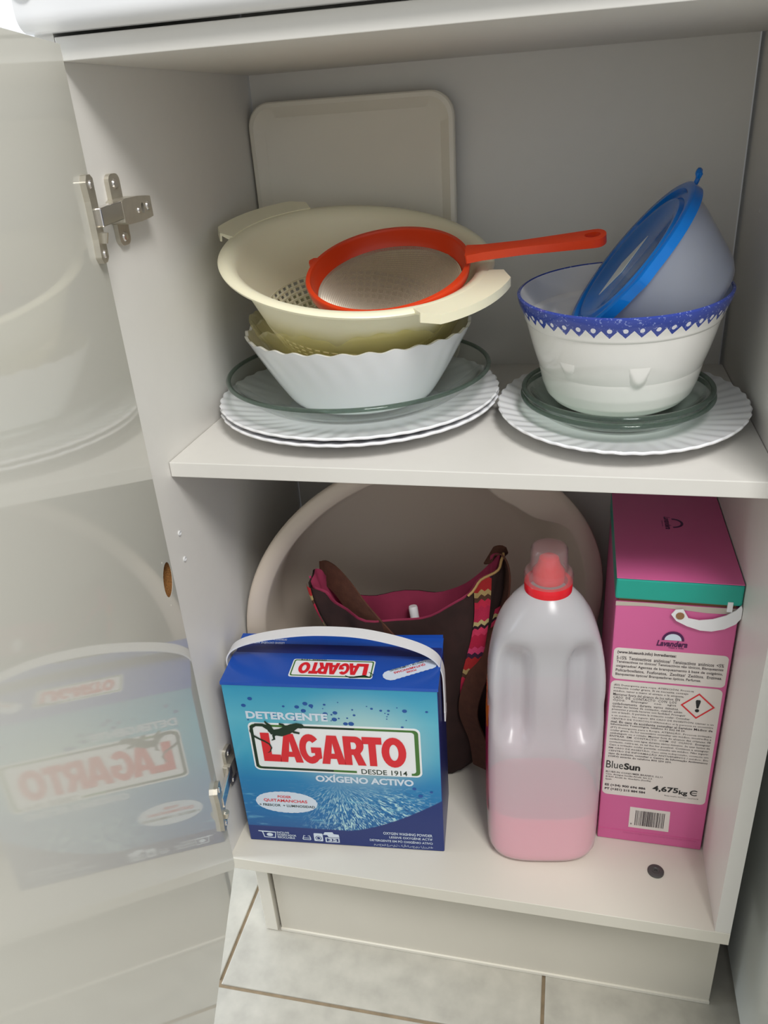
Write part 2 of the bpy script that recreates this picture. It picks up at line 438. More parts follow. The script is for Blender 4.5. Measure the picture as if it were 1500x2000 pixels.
# ------------------------------------------------------------------ appliance beside the cabinet
ap = thing('washing_machine', 'pale enamelled appliance standing against the right of the cabinet', 'appliance', (0.92, 0.06, FZ + 0.0004))
G().box(-0.3015, 0.30, -0.27, 0.33, 0.012, 0.84).obj('body', 'enamel', ap, bevel=0.012, seg=4)
G().box(-0.3025, 0.301, -0.275, 0.332, 0.842, 0.865).obj('top_panel', 'enamel', ap, bevel=0.008, seg=3)
for sx in (-0.25, 0.25):
    for sy in (-0.22, 0.27):
        ft = G().lathe([(0, 0), (0.02, 0), (0.02, 0.008), (0.008, 0.012), (0.008, 0.014), (0, 0.014)], 16).obj('foot', 'rubber', ap, merge=True); ft.location = (sx, sy, 0)
dr = G().lathe([(0.13, 0), (0.17, 0), (0.17, 0.012), (0.15, 0.024), (0.13, 0.012)], 40, lambda t, r, z, i: (r * math.cos(t), -0.2705 - z, 0.42 + r * math.sin(t))).obj('porthole', 'chrome', ap, smooth=40)
G().box(-0.28, 0.28, -0.2745, -0.2705, 0.70, 0.82).obj('control_panel', 'drawer_gloss', ap, bevel=0.002)

# ------------------------------------------------------------------ crockery
def plate_mesh(Rr, ratio, h, flutes, amp, swirl, edge):
    pr = [(0, .0035), (.44, .0035), (.46, 0), (.50, 0), (.52, .003), (.60, .0052)]
    for k in range(1, 7): pr.append((.60 + .40 * k / 6, .0052 + (h - .0052) * (k / 6) ** 1.15))
    pr += [(1.004, h + .0014)]
    for k in range(7): pr.append((.995 - .375 * k / 6, h + .0028 - (h - .0052) * (1 - (1 - k / 6) ** 1.15)))
    pr += [(.56, .0066), (.50, .006), (0, .006)]
    def fn(t, r, z, i):
        w = sstep(.60, .92, r)
        a = flutes * t + swirl * r * 6
        c = math.cos(a); c2 = 1 - abs(math.sin(a / 2)) * 2
        z2 = z + w * amp * c; q = r * Rr * (1 + w * edge * c)
        return (q * math.cos(t), q * math.sin(t) * ratio, z2)
    return G().lathe(pr, flutes * 6, fn)
lp = (0.158, 0.2045, S)
pm = plate_mesh(0.1545, 1.0, 0.0165, 46, 0.00055, 1.2, 0.005)
p0 = tag(pm.obj('serving_platter', 'opal', smooth=50, merge=True), 'lower of two white fluted round platters stacked under the large glass dish', 'plate', 'white fluted plates')
p0.location = (lp[0], lp[1], S + 0.0002)
p1 = tag(pm.obj('serving_platter', 'opal', smooth=50, merge=True), 'upper of two white fluted round platters, touching the large glass dish', 'plate', 'white fluted plates')
p1.location = (lp[0], lp[1] + 0.001, S + 0.0066); p1.rotation_euler = (0, 0, R(3))
p2 = tag(plate_mesh(0.1245, 1.17, 0.0165, 46, 0.0006, 1.2, 0.005).obj('dinner_plate', 'opal', smooth=50, merge=True), 'white fluted plate lying alone under the blue-rimmed bowl', 'plate', 'white fluted plates')
p2.location = (0.4395, 0.197, S + 0.0002)

def glass_dish(name, label, loc, rb, rt, h, ratio=1.0, group=None):
    t = thing(name, label, 'dish', loc, group=group)
    th = 0.0032
    pr = [(0, 0), (rb * .97, 0)]
    for k in range(9):
        s_ = k / 8; pr.append((rb + (rt - .004 - rb) * s_ ** .75, .002 + (h - .004) * s_ ** 1.35))
    for k in range(9):
        s_ = 1 - k / 8; pr.append((rb - th + (rt - .004 - rb) * s_ ** .75, th + .001 + (h - .004 - .002) * s_ ** 1.35))
    pr += [(rb * .93, th), (0, th)]
    fn = lambda q, r, z, i: (r * math.cos(q), r * math.sin(q) * ratio, z)
    G().lathe(pr, 96, fn).obj('glass_body', 'glass_clear', t, smooth=60, merge=True)
    rr = 0.0023
    G().lathe([(rt - .003 + 1.15 * rr * math.cos(a * math.pi / 6), h - .002 + rr * math.sin(a * math.pi / 6)) for a in range(12)], 96, fn).obj('rim', 'glass_rim', t, smooth=60)
    return t
gl = glass_dish('glass_dish', 'large clear glass pie dish under the white fluted bowl', (0.160, 0.203, S + 0.0172), 0.090, 0.1455, 0.0358, 1.03, 'clear glass dishes')
ga = glass_dish('glass_dish', 'lower of two nested small clear glass dishes, resting on the lone plate', (0.4345, 0.188, S + 0.0065), 0.058, 0.0965, 0.0255, 1.10, 'clear glass dishes')
gb = glass_dish('glass_dish', 'upper of two nested small clear glass dishes, holding the blue-rimmed bowl', (0.4345, 0.189, S + 0.0112), 0.057, 0.0955, 0.0275, 1.10, 'clear glass dishes')

# white fluted salad bowl
def bowl_prof(rb, rt, h, th, pw=.82, n=14):
    pr = [(0, .003), (rb * .82, .003), (rb * .86, 0), (rb * .94, 0)]
    for k in range(n + 1):
        s_ = k / n; pr.append((rb + (rt - rb) * s_ ** pw, .003 + (h - .003) * s_))
    for k in range(n + 1):
        s_ = 1 - k / n; pr.append((rb - th + (rt - rb) * s_ ** pw, th + .003 + (h - .003 - th * .3) * s_ - th * .7 * s_))
    pr += [(rb * .7, th + .002), (0, th + .002)]
    return pr
hW = 0.0762
def wfn(t, r, z, i):
    w = sstep(.25, 1, z / hW); a = 30 * t + 5.5 * z / hW
    q = r * (1 + .0042 * w * math.cos(a)); return (q * math.cos(t), q * math.sin(t), z + .0013 * sstep(.8, 1, z / hW) * math.cos(a))
wbw = tag(G().lathe(bowl_prof(0.078, 0.1215, hW, .0032, .9), 240, wfn).obj('salad_bowl', 'opal', smooth=50, merge=True), 'white bowl with swirled flutes and wavy rim, in the large glass dish', 'bowl')
wbw.location = (0.1630, 0.2025, S + 0.0210)
hA = 0.0860
def afn(t, r, z, i):
    w = sstep(.72, 1, z / hA); c = abs(math.cos(3.5 * t + 0.55))
    return (r * math.cos(t), r * math.sin(t), z - .009 * w * (1 - c) ** 2 + .0012 * w * math.cos(28 * t))
ab_ = tag(G().lathe(bowl_prof(0.062, 0.1155, hA, .0028, .85), 210, afn).obj('glass_bowl', 'glass_amber', smooth=50, merge=True), 'pale yellow glass bowl nested between the cream colander and white bowl', 'bowl')
ab_.location = (0.1630, 0.2025, S + 0.0278); ab_.rotation_euler = (R(0.4), R(0.5), 0)

# ------------------------------------------------------------------ colander
def tilt(tx, ty):
    return (Matrix.Rotation(tx, 3, 'X') @ Matrix.Rotation(ty, 3, 'Y'))
Mc = tilt(0.2188, 0.1251)
hC = 0.092
c0 = Vector((0.1698, 0.195, 0.6915)) - Mc @ Vector((0, 0, hC))
co = thing('colander', 'cream plastic colander with two rim grips, tilted on the stacked bowls', 'colander', c0, Mc.to_euler())
zl = 0.032
def cr(z): return 0.078 + (0.129 - 0.078) * (z / hC) ** .80
pr = []
for k in range(11): z = zl + (hC - .003 - zl) * k / 10; pr.append((cr(z), z))
pr += [(0.1405, hC - .004), (0.1412, hC - .002), (0.1395, hC), (0.1315, hC + .0002)]
for k in range(11): z = hC - .004 - (hC - .004 - zl) * k / 10; pr.append((cr(z) - .0026, z))
G().lathe(pr, 120).obj('bowl_wall', 'colander_cream', co, smooth=50)
# pierced lower part: every bar real, square openings between
g = G(); nm = 66; rows = 5
zs = [zl - (zl - .004) * k / rows for k in range(rows + 1)]
for z in zs:
    r = cr(z) - .0013
    g.lathe([(r - .0013, z - .0011), (r + .0013, z - .0011), (r + .0013, z + .0011), (r - .0013, z + .0011)], nm)
for k in range(nm):
    t = 2 * math.pi * k / nm
    a = Vector((math.cos(t), math.sin(t), 0))
    pts = [a * (cr(z) - .0013) + Vector((0, 0, z)) for z in zs]
    g.band(pts, (-math.sin(t), math.cos(t), 0), .0021, .0024)
rb = cr(.004)
st = 0.0088
for k in range(-9, 10):
    q = k * st
    if abs(q) < rb - .003:
        l = math.sqrt(rb * rb - q * q)
        g.box(-l, l, q - .0011, q + .0011, .0018, .0042); g.box(q - .0011, q + .0011, -l, l, .0018, .0042)
lat = g.obj('pierced_base', 'colander_cream', co); lat['kind'] = 'stuff'
for th0 in (-30, 151):
    g = G(); nseg = 18; vs = []; 
    for k in range(nseg + 1):
        a = R(th0 - 25 + 50 * k / nseg); ed = sstep(0, .12, k / nseg) * (1 - sstep(.88, 1, k / nseg))
        ro = 0.1390 + 0.0235 * (0.55 + .45 * ed)
        zz = hC + .0012
        for r, z in ((0.1375, zz - .006), (0.1375, zz), (ro, zz + .002), (ro + .001, zz - .007), (ro - .0015, zz - .007), (ro - .002, zz - .0008)):
            vs.append((r * math.cos(a), r * math.sin(a), z))
    fs = [(k * 6 + i, k * 6 + (i + 1) % 6, k * 6 + 6 + (i + 1) % 6, k * 6 + 6 + i) for k in range(nseg) for i in range(6)]
    fs += [tuple(range(6)), tuple(nseg * 6 + i for i in range(5, -1, -1))]
    g.add(vs, fs).obj('rim_grip', 'colander_cream', co, smooth=30)

# ------------------------------------------------------------------ orange sieve
Ms = tilt(0.338, -0.0153)
sv = thing('sieve', 'orange plastic sieve with steel mesh lying inside the cream colander', 'sieve', Vector((0.2040, 0.1810, 0.6800)), Ms.to_euler())
ro = 0.0842
G().lathe([(ro - .0010, 0), (ro, -.0015), (ro - .0022, -.012), (ro - .0085, -.021), (ro - .0110, -.021), (ro - .0062, -.012), (ro - .0058, -.003), (ro - .0048, 0)], 96).obj('hoop', 'orange_plastic', sv, smooth=50)
def mfn(u, v):
    x, y = 2 * u - 1, 2 * v - 1
    # square onto disc
    X = x * math.sqrt(max(0, 1 - y * y / 2)); Y = y * math.sqrt(max(0, 1 - x * x / 2)); q = min(1, X * X + Y * Y); rr = ro - .0098
    return (X * rr, Y * rr, -.018 - .034 * (1 - q) ** .8)
mo = G().grid(mfn, 84, 84).obj('wire_mesh', 'steel_mesh', sv, normals=False); mo['kind'] = 'stuff'
wf = mo.modifiers.new('wires', 'WIREFRAME'); wf.thickness = 0.00115; wf.use_even_offset = False
inv = Ms.transposed()
ha = inv @ (Vector((0.2885, 0.178, 0.6900)) - Vector(sv.location)); hb = inv @ (Vector((0.4160, 0.178, 0.7015)) - Vector(sv.location))
dx = (hb - ha).normalized(); up = inv @ Vector((0, -0.35, 0.94)); up = (up - dx * up.dot(dx)).normalized(); sd = up.cross(dx)
L_ = (hb - ha).length
out = [(-0.004, -.0105), (0.012, -.0078), (0.05, -.0066), (L_ - .03, -.0088), (L_ - .012, -.0098)] + [(L_ - .0098 + .0098 * math.cos(R(a)), .0098 * math.sin(R(a))) for a in range(-75, 76, 15)] + [(L_ - .012, .0098), (L_ - .03, .0088), (0.05, .0066), (0.012, .0078), (-0.004, .0105)]
hole = [(L_ - .0125 + .0075 * math.cos(R(a)), .0048 * math.sin(R(a))) for a in range(0, 360, 24)]
def hplace(x, y, z): return ha + dx * x + sd * y + up * z
G().shape([out, hole], 0.0085, hplace).obj('handle', 'orange_plastic', sv, smooth=40, bevel=0.0016)
ta = inv @ Vector((-0.97, 0.24, 0)); ta.z = 0; ta.normalize()
G().shape([[(-.001, -.007), (.006, -.0055), (.0085, 0), (.006, .0055), (-.001, .007)]], 0.006, lambda x, y, z: ta * (ro - .002 + x) + Vector((-ta.y, ta.x, 0)) * y + Vector((0, 0, z - .004))).obj('rest_lug', 'orange_plastic', sv, bevel=0.001)

# ------------------------------------------------------------------ blue-rimmed ceramic bowl
nt = NT('sponge_rim', 0.08)
th_ = nt.math('ARCTAN2', nt.y, nt.x)
saw = nt.math('PINGPONG', nt.math('MULTIPLY', th_, 44 / (2 * math.pi)), 0.5)
hB = 0.1135
wob = nt.math('MULTIPLY', nt.noise(70), 0.004)
edge_ = nt.math('ADD', nt.math('MULTIPLY', saw, 0.0150), hB - 0.0185)
isb = nt.math('GREATER_THAN', nt.math('ADD', nt.z, wob), nt.math('ADD', edge_, 0.002))
rad = nt.math('SQRT', nt.math('ADD', nt.math('MULTIPLY', nt.x, nt.x), nt.math('MULTIPLY', nt.y, nt.y)))
outw = nt.math('GREATER_THAN', rad, 0.06)
sx_ = nt.math('MULTIPLY', saw, 0.0147); sz_ = nt.math('SUBTRACT', nt.z, hB - 0.0112)
spots = nt.math('LESS_THAN', nt.math('ADD', nt.math('MULTIPLY', sx_, sx_), nt.math('MULTIPLY', sz_, sz_)), nt.math('MULTIPLY', nt.noise(160), 0.0000105))
fleck = nt.math('GREATER_THAN', nt.noise(420), 0.62)
blue = nt.mix(fleck, (56, 74, 160), (128, 142, 200))
blue = nt.mix(spots, blue, (232, 232, 240))
nt.done(nt.mix(nt.math('MULTIPLY', isb, outw), (238, 236, 231), blue))
Mb = tilt(0.075, -0.02)
cb0 = Vector((0.4348, 0.1985, 0.6510)) - Mb @ Vector((0, 0, hB))
def drip(t, tc, w): 
    d = (t - tc + math.pi) % (2 * math.pi) - math.pi
    return math.exp(-abs(d / w) ** 2.4)
def brad(t, z):
    s_ = z / hB
    tab = ((0, .0560), (.02, .0610), (.06, .0680), (.12, .0735), (.22, .0775), (.35, .0805), (.50, .0828), (.70, .0850), (1.0, .0875))
    for (z0, a0), (z1, a1) in zip(tab, tab[1:]):
        if s_ <= z1 + 1e-9: base = a0 + (a1 - a0) * (s_ - z0) / (z1 - z0); break
    dr = max(drip(t, R(-80), .15), .8 * drip(t, R(-126), .16), .5 * drip(t, R(-20), .11), .6 * drip(t, R(60), .13), .7 * drip(t, R(150), .12))
    zb = hB * .545 - .020 * dr                                     # lower edge of the glaze band, running down in drips
    zc = hB * .70 - .034 * dr
    return base + .0014 * sstep(zb - .004, zb + .002, z) + .0024 * sstep(zc - .0055, zc + .003, z) + .0052 * sstep(hB * .735, hB * .80, z) + .0054 * sstep(hB * .78, hB * .99, z)
NZ = 72
prb = [(0, .003), (.8, .003), (.84, 0), (.95, 0)] + [(2, .001 + (hB - .001) * k / NZ) for k in range(NZ + 1)] + [(3, hB + .0012)] + [(4, hB - (hB - .009) * k / 20) for k in range(21)] + [(5, .008), (0, .008)]
def bfn(t, r, z, i):
    if r < 1: q = r * .056
    elif r == 2: q = brad(t, z)
    elif r == 3: q = brad(t, hB) - .0026
    elif r == 4: q = .052 + (.0985 - .052) * ((z - .009) / (hB - .009)) ** .42 if z > .009 else .052
    else: q = .044
    return (q * math.cos(t), q * math.sin(t), z)
cbowl = tag(G().lathe(prb, 320, bfn).obj('ceramic_bowl', 'sponge_rim', smooth=55, merge=True), 'deep white glazed bowl with blue sponged zigzag rim and moulded drips', 'bowl')
cbowl.data.materials.append(MATS['glazed'])
for p_ in cbowl.data.polygons:                                    # the painted rim stays on the outside and the lip
    c_ = p_.center
    if p_.normal.x * c_.x + p_.normal.y * c_.y < 0 and c_.z < hB + .0002: p_.material_index = 1
cbowl.location = cb0; cbowl.rotation_euler = Mb.to_euler()

# ------------------------------------------------------------------ container with blue lid
nz_ = Vector((-0.78, -0.07, 0.62)).normalized(); xx_ = Vector((0.62, 0.0, 0.78)); xx_ = (xx_ - nz_ * xx_.dot(nz_)).normalized(); yy_ = nz_.cross(xx_)
Mk = Matrix((xx_, yy_, nz_)).transposed()
fc = thing('food_container', 'round frosted plastic container with blue lid tipped inside the blue-rimmed bowl', 'container', Vector((0.4400, 0.198, 0.6760)), Mk.to_euler())
pr = [(0, -.080), (.046, -.080), (.053, -.078), (.059, -.070), (.076, -.020), (.079, -.004), (.0775, -.004), (.0745, -.020), (.0575, -.0695), (.0515, -.0765), (.045, -.0785), (0, -.0785)]
G().lathe(pr, 72).obj('tub', 'frosted_box', fc, smooth=50, merge=True)
pr = [(0, .0010), (.055, .0010), (.060, .0034), (.066, .0036), (.069, .0006), (.0745, .0006), (.0765, .0040), (.0815, .0046), (.0845, .0030), (.0850, -.0055), (.0830, -.0060), (.0815, .0020), (.0775, .0022), (.0755, -.0010), (.068, -.0010), (.0655, .0018), (.060, .0018), (.055, -.0008), (0, -.0008)]
def lfn(t, r, z, i):
    k = 1 + (.035 * drip(t, R(-88), .10) if r > .08 else 0)
    return (r * k * math.cos(t), r * k * math.sin(t), z)
lid = G().lathe(pr, 120, lfn).obj('lid', 'lid_blue', fc, smooth=45, merge=True)
G().tube([(.083, .002, .000), (.088, .004, .001), (.0925, .003, .004), (.094, -.001, .006), (.092, -.004, .005), (.0895, -.003, .003)], [.0022, .0022, .0024, .003, .0034, .0022], 8).obj('lift_tab', 'lid_blue', lid, smooth=60)
G().shape([[(-.038, .006), (-.004, .0195), (.030, .010), (-.008, -.005)]], 0.0005, lambda x, y, z: (x - .004, y - .004, .0015 + z)).obj('sticker', 'sticker', lid)

# ------------------------------------------------------------------ tray against the back wall
ty = thing('serving_tray', 'off-white plastic tray with raised border standing against the cabinet back', 'tray', (0.1255, 0.3625, S + 0.0002))
wT, hT = 0.246, 0.319
loop_o = rrect(-wT / 2, wT / 2, 0, hT, .028, 8); loop_i = rrect(-wT / 2 + .017, wT / 2 - .017, .017, hT - .017, .018, 8)
def rings(levels):
    n = len(levels[0][0]); vs = []; fs = []
    for lp_, y in levels: vs += [(x, y, z) for x, z in lp_]
    for k in range(len(levels) - 1):
        for i in range(n):
            j = (i + 1) % n; fs.append((k * n + i, k * n + j, (k + 1) * n + j, (k + 1) * n + i))
    return vs, fs, n
lo2 = rrect(-wT / 2 + .0015, wT / 2 - .0015, .0015, hT - .0015, .027, 8)
lm = rrect(-wT / 2 + .006, wT / 2 - .006, .006, hT - .006, .024, 8)
vs, fs, n = rings([(loop_o, .0105), (loop_o, .001), (lo2, -.0005), (lm, -.001), (loop_i, .0075)])
fs.append(tuple(4 * n + i for i in range(n))); fs.append(tuple(range(n - 1, -1, -1)))
G().add(vs, fs).obj('tray_body', 'tray_white', ty, smooth=35)

# ------------------------------------------------------------------ basin standing on edge, lower compartment
bs = thing('plastic_basin', 'large round beige plastic basin standing on edge behind the bag', 'basin', (0.2225, 0.2285, 0.0005), (0, 0, R(21.8)))
Rb = 0.2365
cz = Rb
pr = [(Rb, .003), (Rb, -.001), (Rb - .002, -.003), (Rb - .012, -.0035), (Rb - .022, -.001), (Rb - .025, .002), (.190, .070), (.176, .092), (.160, .100), (0, .100), (0, .103), (.161, .103), (.178, .095), (.193, .072), (Rb - .022, .0045), (Rb - .012, .000), (Rb - .003, .0005), (Rb - .0025, .003)]
def bsf(t, r, d, i):
    wd = math.exp(-((t - R(52)) / .30) ** 4)
    if 4 <= i <= 5 or i == 14: r -= .026 * wd
    if i in (6, 13): r -= .010 * wd
    return (r * math.cos(t), d, (cz + r * math.sin(t)) * .965)
bso = G().lathe(pr, 120, bsf).obj('basin_body', 'basin_beige', bs, smooth=45, merge=True)

# ------------------------------------------------------------------ cloth bag
bag = thing('shoulder_bag', 'dark brown cloth bag with pink lining and red woven bands', 'bag', (0.195, 0.184, 0.0))
def bagpt(t, s_, off=0.0):
    """t round the bag (0 right end, pi left end, front is 3pi/2), s_ 0 bottom .. 1 lip"""
    c, sn = math.cos(t), math.sin(t)
    zt = .262 + .062 * abs(c) ** 2.2 + (.008 if c > 0 else -.006) * abs(c) + (.004 if sn > 0 else 0) * (1 - abs(c)) + .004 * math.sin(5 * t)
    a = (.098 + (.022 if c > 0 else .006) * s_ ** 1.5 + .004 * math.sin(9 * s_)) + off; b = (.022 + .004 * s_ + .008 * math.sin(math.pi * min(1, s_ * 1.1))) + off
    wr = .0030 * math.sin(7 * t + 9 * s_) + .0022 * math.sin(13 * t - 6 * s_)
    rb_ = sstep(0, .10, s_) ** .5 * .25 + .75
    x = (a * rb_ + wr) * (abs(c) ** .8) * (1 if c > 0 else -1); y = (b * rb_ + wr) * (abs(sn) ** .8) * (1 if sn > 0 else -1)
    x *= 1 if c > 0 else (.25 + .75 * s_ ** .8)
    return (x, y + .18 * x, .004 + zt * s_ + (.002 if off else 0) * 0)
g = G(); nT, nS = 72, 22
g.grid(lambda u, v: bagpt(2 * math.pi * u, v), nT, nS, wrap=True)
g.add([bagpt(2 * math.pi * k / nT, 0) for k in range(nT)], [tuple(range(nT))])
bb = g.obj('bag_cloth', 'bag_brown', bag, smooth=80, merge=True)
g = G().grid(lambda u, v: bagpt(2 * math.pi * u, 1.004 - .55 * v, -.0030), nT, 12, wrap=True)
g.add([bagpt(2 * math.pi * k / nT, .454, -.0030) for k in range(nT)], [tuple(range(nT))])
g.obj('lining', 'lining_pink', bag, smooth=80)
# woven bands
nt = NT('woven', 0.9)
zz = nt.math('MULTIPLY', nt.math('ADD', nt.z, nt.math('MULTIPLY', nt.math('PINGPONG', nt.math('MULTIPLY', nt.x, 260), 1.0), 0.0035)), 9.0)
fr_ = nt.math('FRACT', zz)
cc = nt.ramp(fr_, [(0.0, (200, 30, 70)), (.16, (226, 60, 100)), (.24, (40, 20, 30)), (.28, (206, 190, 130)), (.33, (200, 40, 80)), (.5, (216, 44, 76)), (.58, (90, 60, 40)), (.64, (196, 170, 110)), (.70, (190, 40, 40)), (.86, (60, 30, 60)), (.92, (230, 70, 120))])
for el in cc.node.color_ramp.elements: pass
cc.node.color_ramp.interpolation = 'CONSTANT'
nt.done(nt.mix(nt.math('MULTIPLY', nt.noise(600), 0.35), cc, (60, 10, 30)))
for t0, t1, s0, s1 in ((R(313), R(333), .30, 1.003), (R(196), R(204), .45, 1.003), (R(350), R(372), .25, .80)):
    G().grid(lambda u, v: bagpt(t0 + (t1 - t0) * u, s0 + (s1 - s0) * v, .0022), 8, 26).obj('woven_band', 'woven', bag, smooth=80)
g = G().tube([bagpt(t0_, 1.004, .001) for t0_ in [R(a) for a in range(308, 366, 4)]], .0017, 6).obj('gold_braid', 'cord_gold', bag, smooth=60)
g = G().tube([bagpt(R(186), .6 + .4 * k / 10, .002) for k in range(11)], .0014, 6).obj('piping', 'piping_pink', bag, smooth=60)
BO = Vector((0.195, 0.184, 0.0))
def B(x, y, z): return Vector((x, y, z)) - BO
def smooth_path(pts, n=8):
    P = [Vector(p) for p in pts]; out = []
    for i in range(len(P) - 1):
        p0, p1, p2, p3 = P[max(i - 1, 0)], P[i], P[i + 1], P[min(i + 2, len(P) - 1)]
        for k in range(n):
            t = k / n
            out.append(0.5 * ((2 * p1) + (-p0 + p2) * t + (2 * p0 - 5 * p1 + 4 * p2 - p3) * t * t + (-p0 + 3 * p1 - 3 * p2 + p3) * t ** 3))
    return out + [P[-1]]
G().band(smooth_path([B(.092, .190, .304), B(.106, .183, .309), B(.124, .174, .298), B(.148, .165, .270), B(.185, .158, .228), B(.215, .157, .190), B(.235, .159, .12)]), (0.75, -0.25, 0.6), .034, .0022).obj('strap', 'strap_brown', bag, smooth=60)
G().band(smooth_path([B(.300, .225, .325), B(.318, .214, .333), B(.324, .205, .300), B(.312, .188, .235), B(.288, .165, .175), B(.280, .160, .130), B(.292, .163, .080), B(.296, .170, .030)]), [(0.3, -0.9, 0.1)] * 24 + [(0.8, -0.4, 0.2)] * 33, .028, .0022).obj('strap', 'strap_brown', bag, smooth=60)
# small tube poking out of the bag
vi = thing('small_tube', 'tiny pale teal plastic tube poking out of the open bag', 'tube', (0.2175, 0.184, 0.1900), (R(-10), R(-8), 0))
G().lathe([(0, 0), (.0065, 0), (.0065, .055), (.0045, .058), (0, .058)], 16).obj('tube_body', 'vial', vi, smooth=40, merge=True)
G().lathe([(0, .0582), (.0058, .0582), (.0058, .072), (.005, .074), (0, .074)], 16).obj('tube_cap', 'strap_white', vi, smooth=40, merge=True)

# ------------------------------------------------------------------ blue detergent box
LW, LD, LH = 0.2475, 0.094, 0.2522
lag = thing('detergent_box', 'blue cardboard washing-powder box with white carrying handle and red LAGARTO lettering', 'detergent box', (0.0161, 0.0294, 0.0005), (0, 0, math.atan2(0.0233, 0.2463)))
nt = NT('lagarto_front', 0.24)
u = nt.math('DIVIDE', nt.x, LW); v = nt.math('DIVIDE', nt.z, LH)
basec = nt.ramp(v, [(0.0, (18, 66, 132)), (.20, (24, 110, 172)), (.42, (30, 128, 184)), (.60, (70, 168, 200)), (.80, (92, 182, 206)), (1.0, (46, 152, 192))])
dc = nt.math('SQRT', nt.math('ADD', nt.math('POWER', nt.math('SUBTRACT', u, .62), 2), nt.math('POWER', nt.math('MULTIPLY', nt.math('SUBTRACT', v, .66), 1.25), 2)))
basec = nt.mix(nt.math('MULTIPLY', nt.mapr(dc, .45, .02), .75), basec, (206, 226, 214))
# splash of water fanning out of the lower middle
du = nt.math('SUBTRACT', u, .50); dv = nt.math('SUBTRACT', v, .42)
an = nt.math('ARCTAN2', dv, du); rr_ = nt.math('SQRT', nt.math('ADD', nt.math('MULTIPLY', du, du), nt.math('MULTIPLY', dv, dv)))
sv_ = nt.comb(nt.math('MULTIPLY', an, 5.0), nt.math('MULTIPLY', rr_, 5.0), 0.0)
sp1 = nt.noise(5.5, sv_, 6, 1.2)
low = nt.mapr(v, .44, .30)
ctr = nt.mapr(nt.math('ABSOLUTE', nt.math('SUBTRACT', u, .64)), .38, .12)
msk = nt.math('MULTIPLY', low, ctr)
basec = nt.mix(nt.math('MULTIPLY', nt.mapr(sp1, .50, .62), msk), basec, (186, 224, 226))
basec = nt.mix(nt.math('MULTIPLY', nt.mapr(sp1, .44, .34), msk), basec, (16, 78, 140))
sp2 = nt.noise(7, nt.comb(nt.math('MULTIPLY', u, 1.2), nt.math('MULTIPLY', v, 7.0), 0.0), 4, .6)
basec = nt.mix(nt.math('MULTIPLY', nt.math('MULTIPLY', nt.mapr(sp2, .55, .70), low), .5), basec, (120, 190, 215))
cv = nt.math('ADD', .105, nt.math('MULTIPLY', nt.math('POWER', nt.math('MAXIMUM', nt.math('DIVIDE', nt.math('SUBTRACT', u, .52), .48), 0.0), 1.5), .235))
basec = nt.mix(nt.mapr(nt.math('SUBTRACT', cv, v), -.004, .004), basec, (26, 48, 116))
nt.done(basec)
def frame(x0, x1, z0, z1, y): return [(x0, y, z0), (x1, y, z0), (x1, y, z1), (x0, y, z1)]
G().box(0, LW, 0.0006, LD, 0, LH - .0012).obj('carton', 'card_side', lag, bevel=0.0008)
fp = G().add(frame(0.0008, LW - .0008, 0.0008, LH, 0.0), [(0, 1, 2, 3)]).obj('front_panel', 'lagarto_front', lag, normals=False)
fp['label'] = 'front with water splash print and LAGARTO logo'
def topz(q):  # shallow hollow behind the crease
    return LH + .0008 - .0045 * math.exp(-((q - .068) / .010) ** 2)
g = G(); qs = [0, .004, .012, .024, .034, .040, .046, .052, .058, .064, .070, .076, .082, .088, .094]
g.add([(x, q, topz(q)) for q in qs for x in (-.0006, LW + .0006)], [(2 * i, 2 * i + 1, 2 * i + 3, 2 * i + 2) for i in range(len(qs) - 1)])
g.add([(-.0006, -.0006, LH - .0028), (LW + .0006, -.0006, LH - .0028), (LW + .0006, 0, topz(0)), (-.0006, 0, topz(0))], [(0, 1, 2, 3)])
tp = g.obj('lid_panel', 'card_blue', lag, smooth=30)
G().add([(x, LD - (.0005 if z > LH - .005 else 0), z) for x, z in ((LW - .10, LH - .003), (LW, LH - .003), (LW, LH + .006), (LW - .085, LH + .003))], [(0, 1, 2, 3)]).obj('back_flap', 'card_blue', lag)
PF = lambda k: (lambda x, z, zz=0: (x, -.0002 * k - zz, z))
def LZ(a, b): return (.0251 + .0002096 * (a - 305) - .0000376 * (b - 615), .1935 + .00001183 * (a - 305) - .0002785 * (b - 615))
# logo plate: white outline, green border, white field
g = G().shape([rrect(.0235, .2255, .1215, .1955, .007)], .0002, PF(1)); lo = g.obj('logo_plate', 'ink_white', fp)
g = G(); g.shape([rrect(.0255, .2232, .1240, .1928, .0055), rrect(.0292, .2185, .1272, .1898, .004)], .0002, PF(2)); g.obj('logo_border', 'ink_olive', lo)
g = G().shape([rrect(.0255, .130, .1862, .1929, .003, 3)], .0002, PF(2.5))
g = G().strip([(.0273, .190), (.0273, .127), (.034, .1255), (.12, .1256)], [.0036, .0036, .0032, .0032], PF(2.6)); g.strip([(.088, .1913), (.150, .1913)], [.0032, .0030], PF(2.6)); g.obj('logo_border', 'ink_green', lo)
g = G().shape([rrect(.148, .213, .1218, .1322, .001, 2)], .0002, PF(3)); g.obj('logo_tab', 'ink_white', lo)
def arc(cx, cy, rx, ry, a0, a1, n=18): return [(cx + rx * math.cos(R(a0 + (a1 - a0) * k / n)), cy + ry * math.sin(R(a0 + (a1 - a0) * k / n))) for k in range(n + 1)]
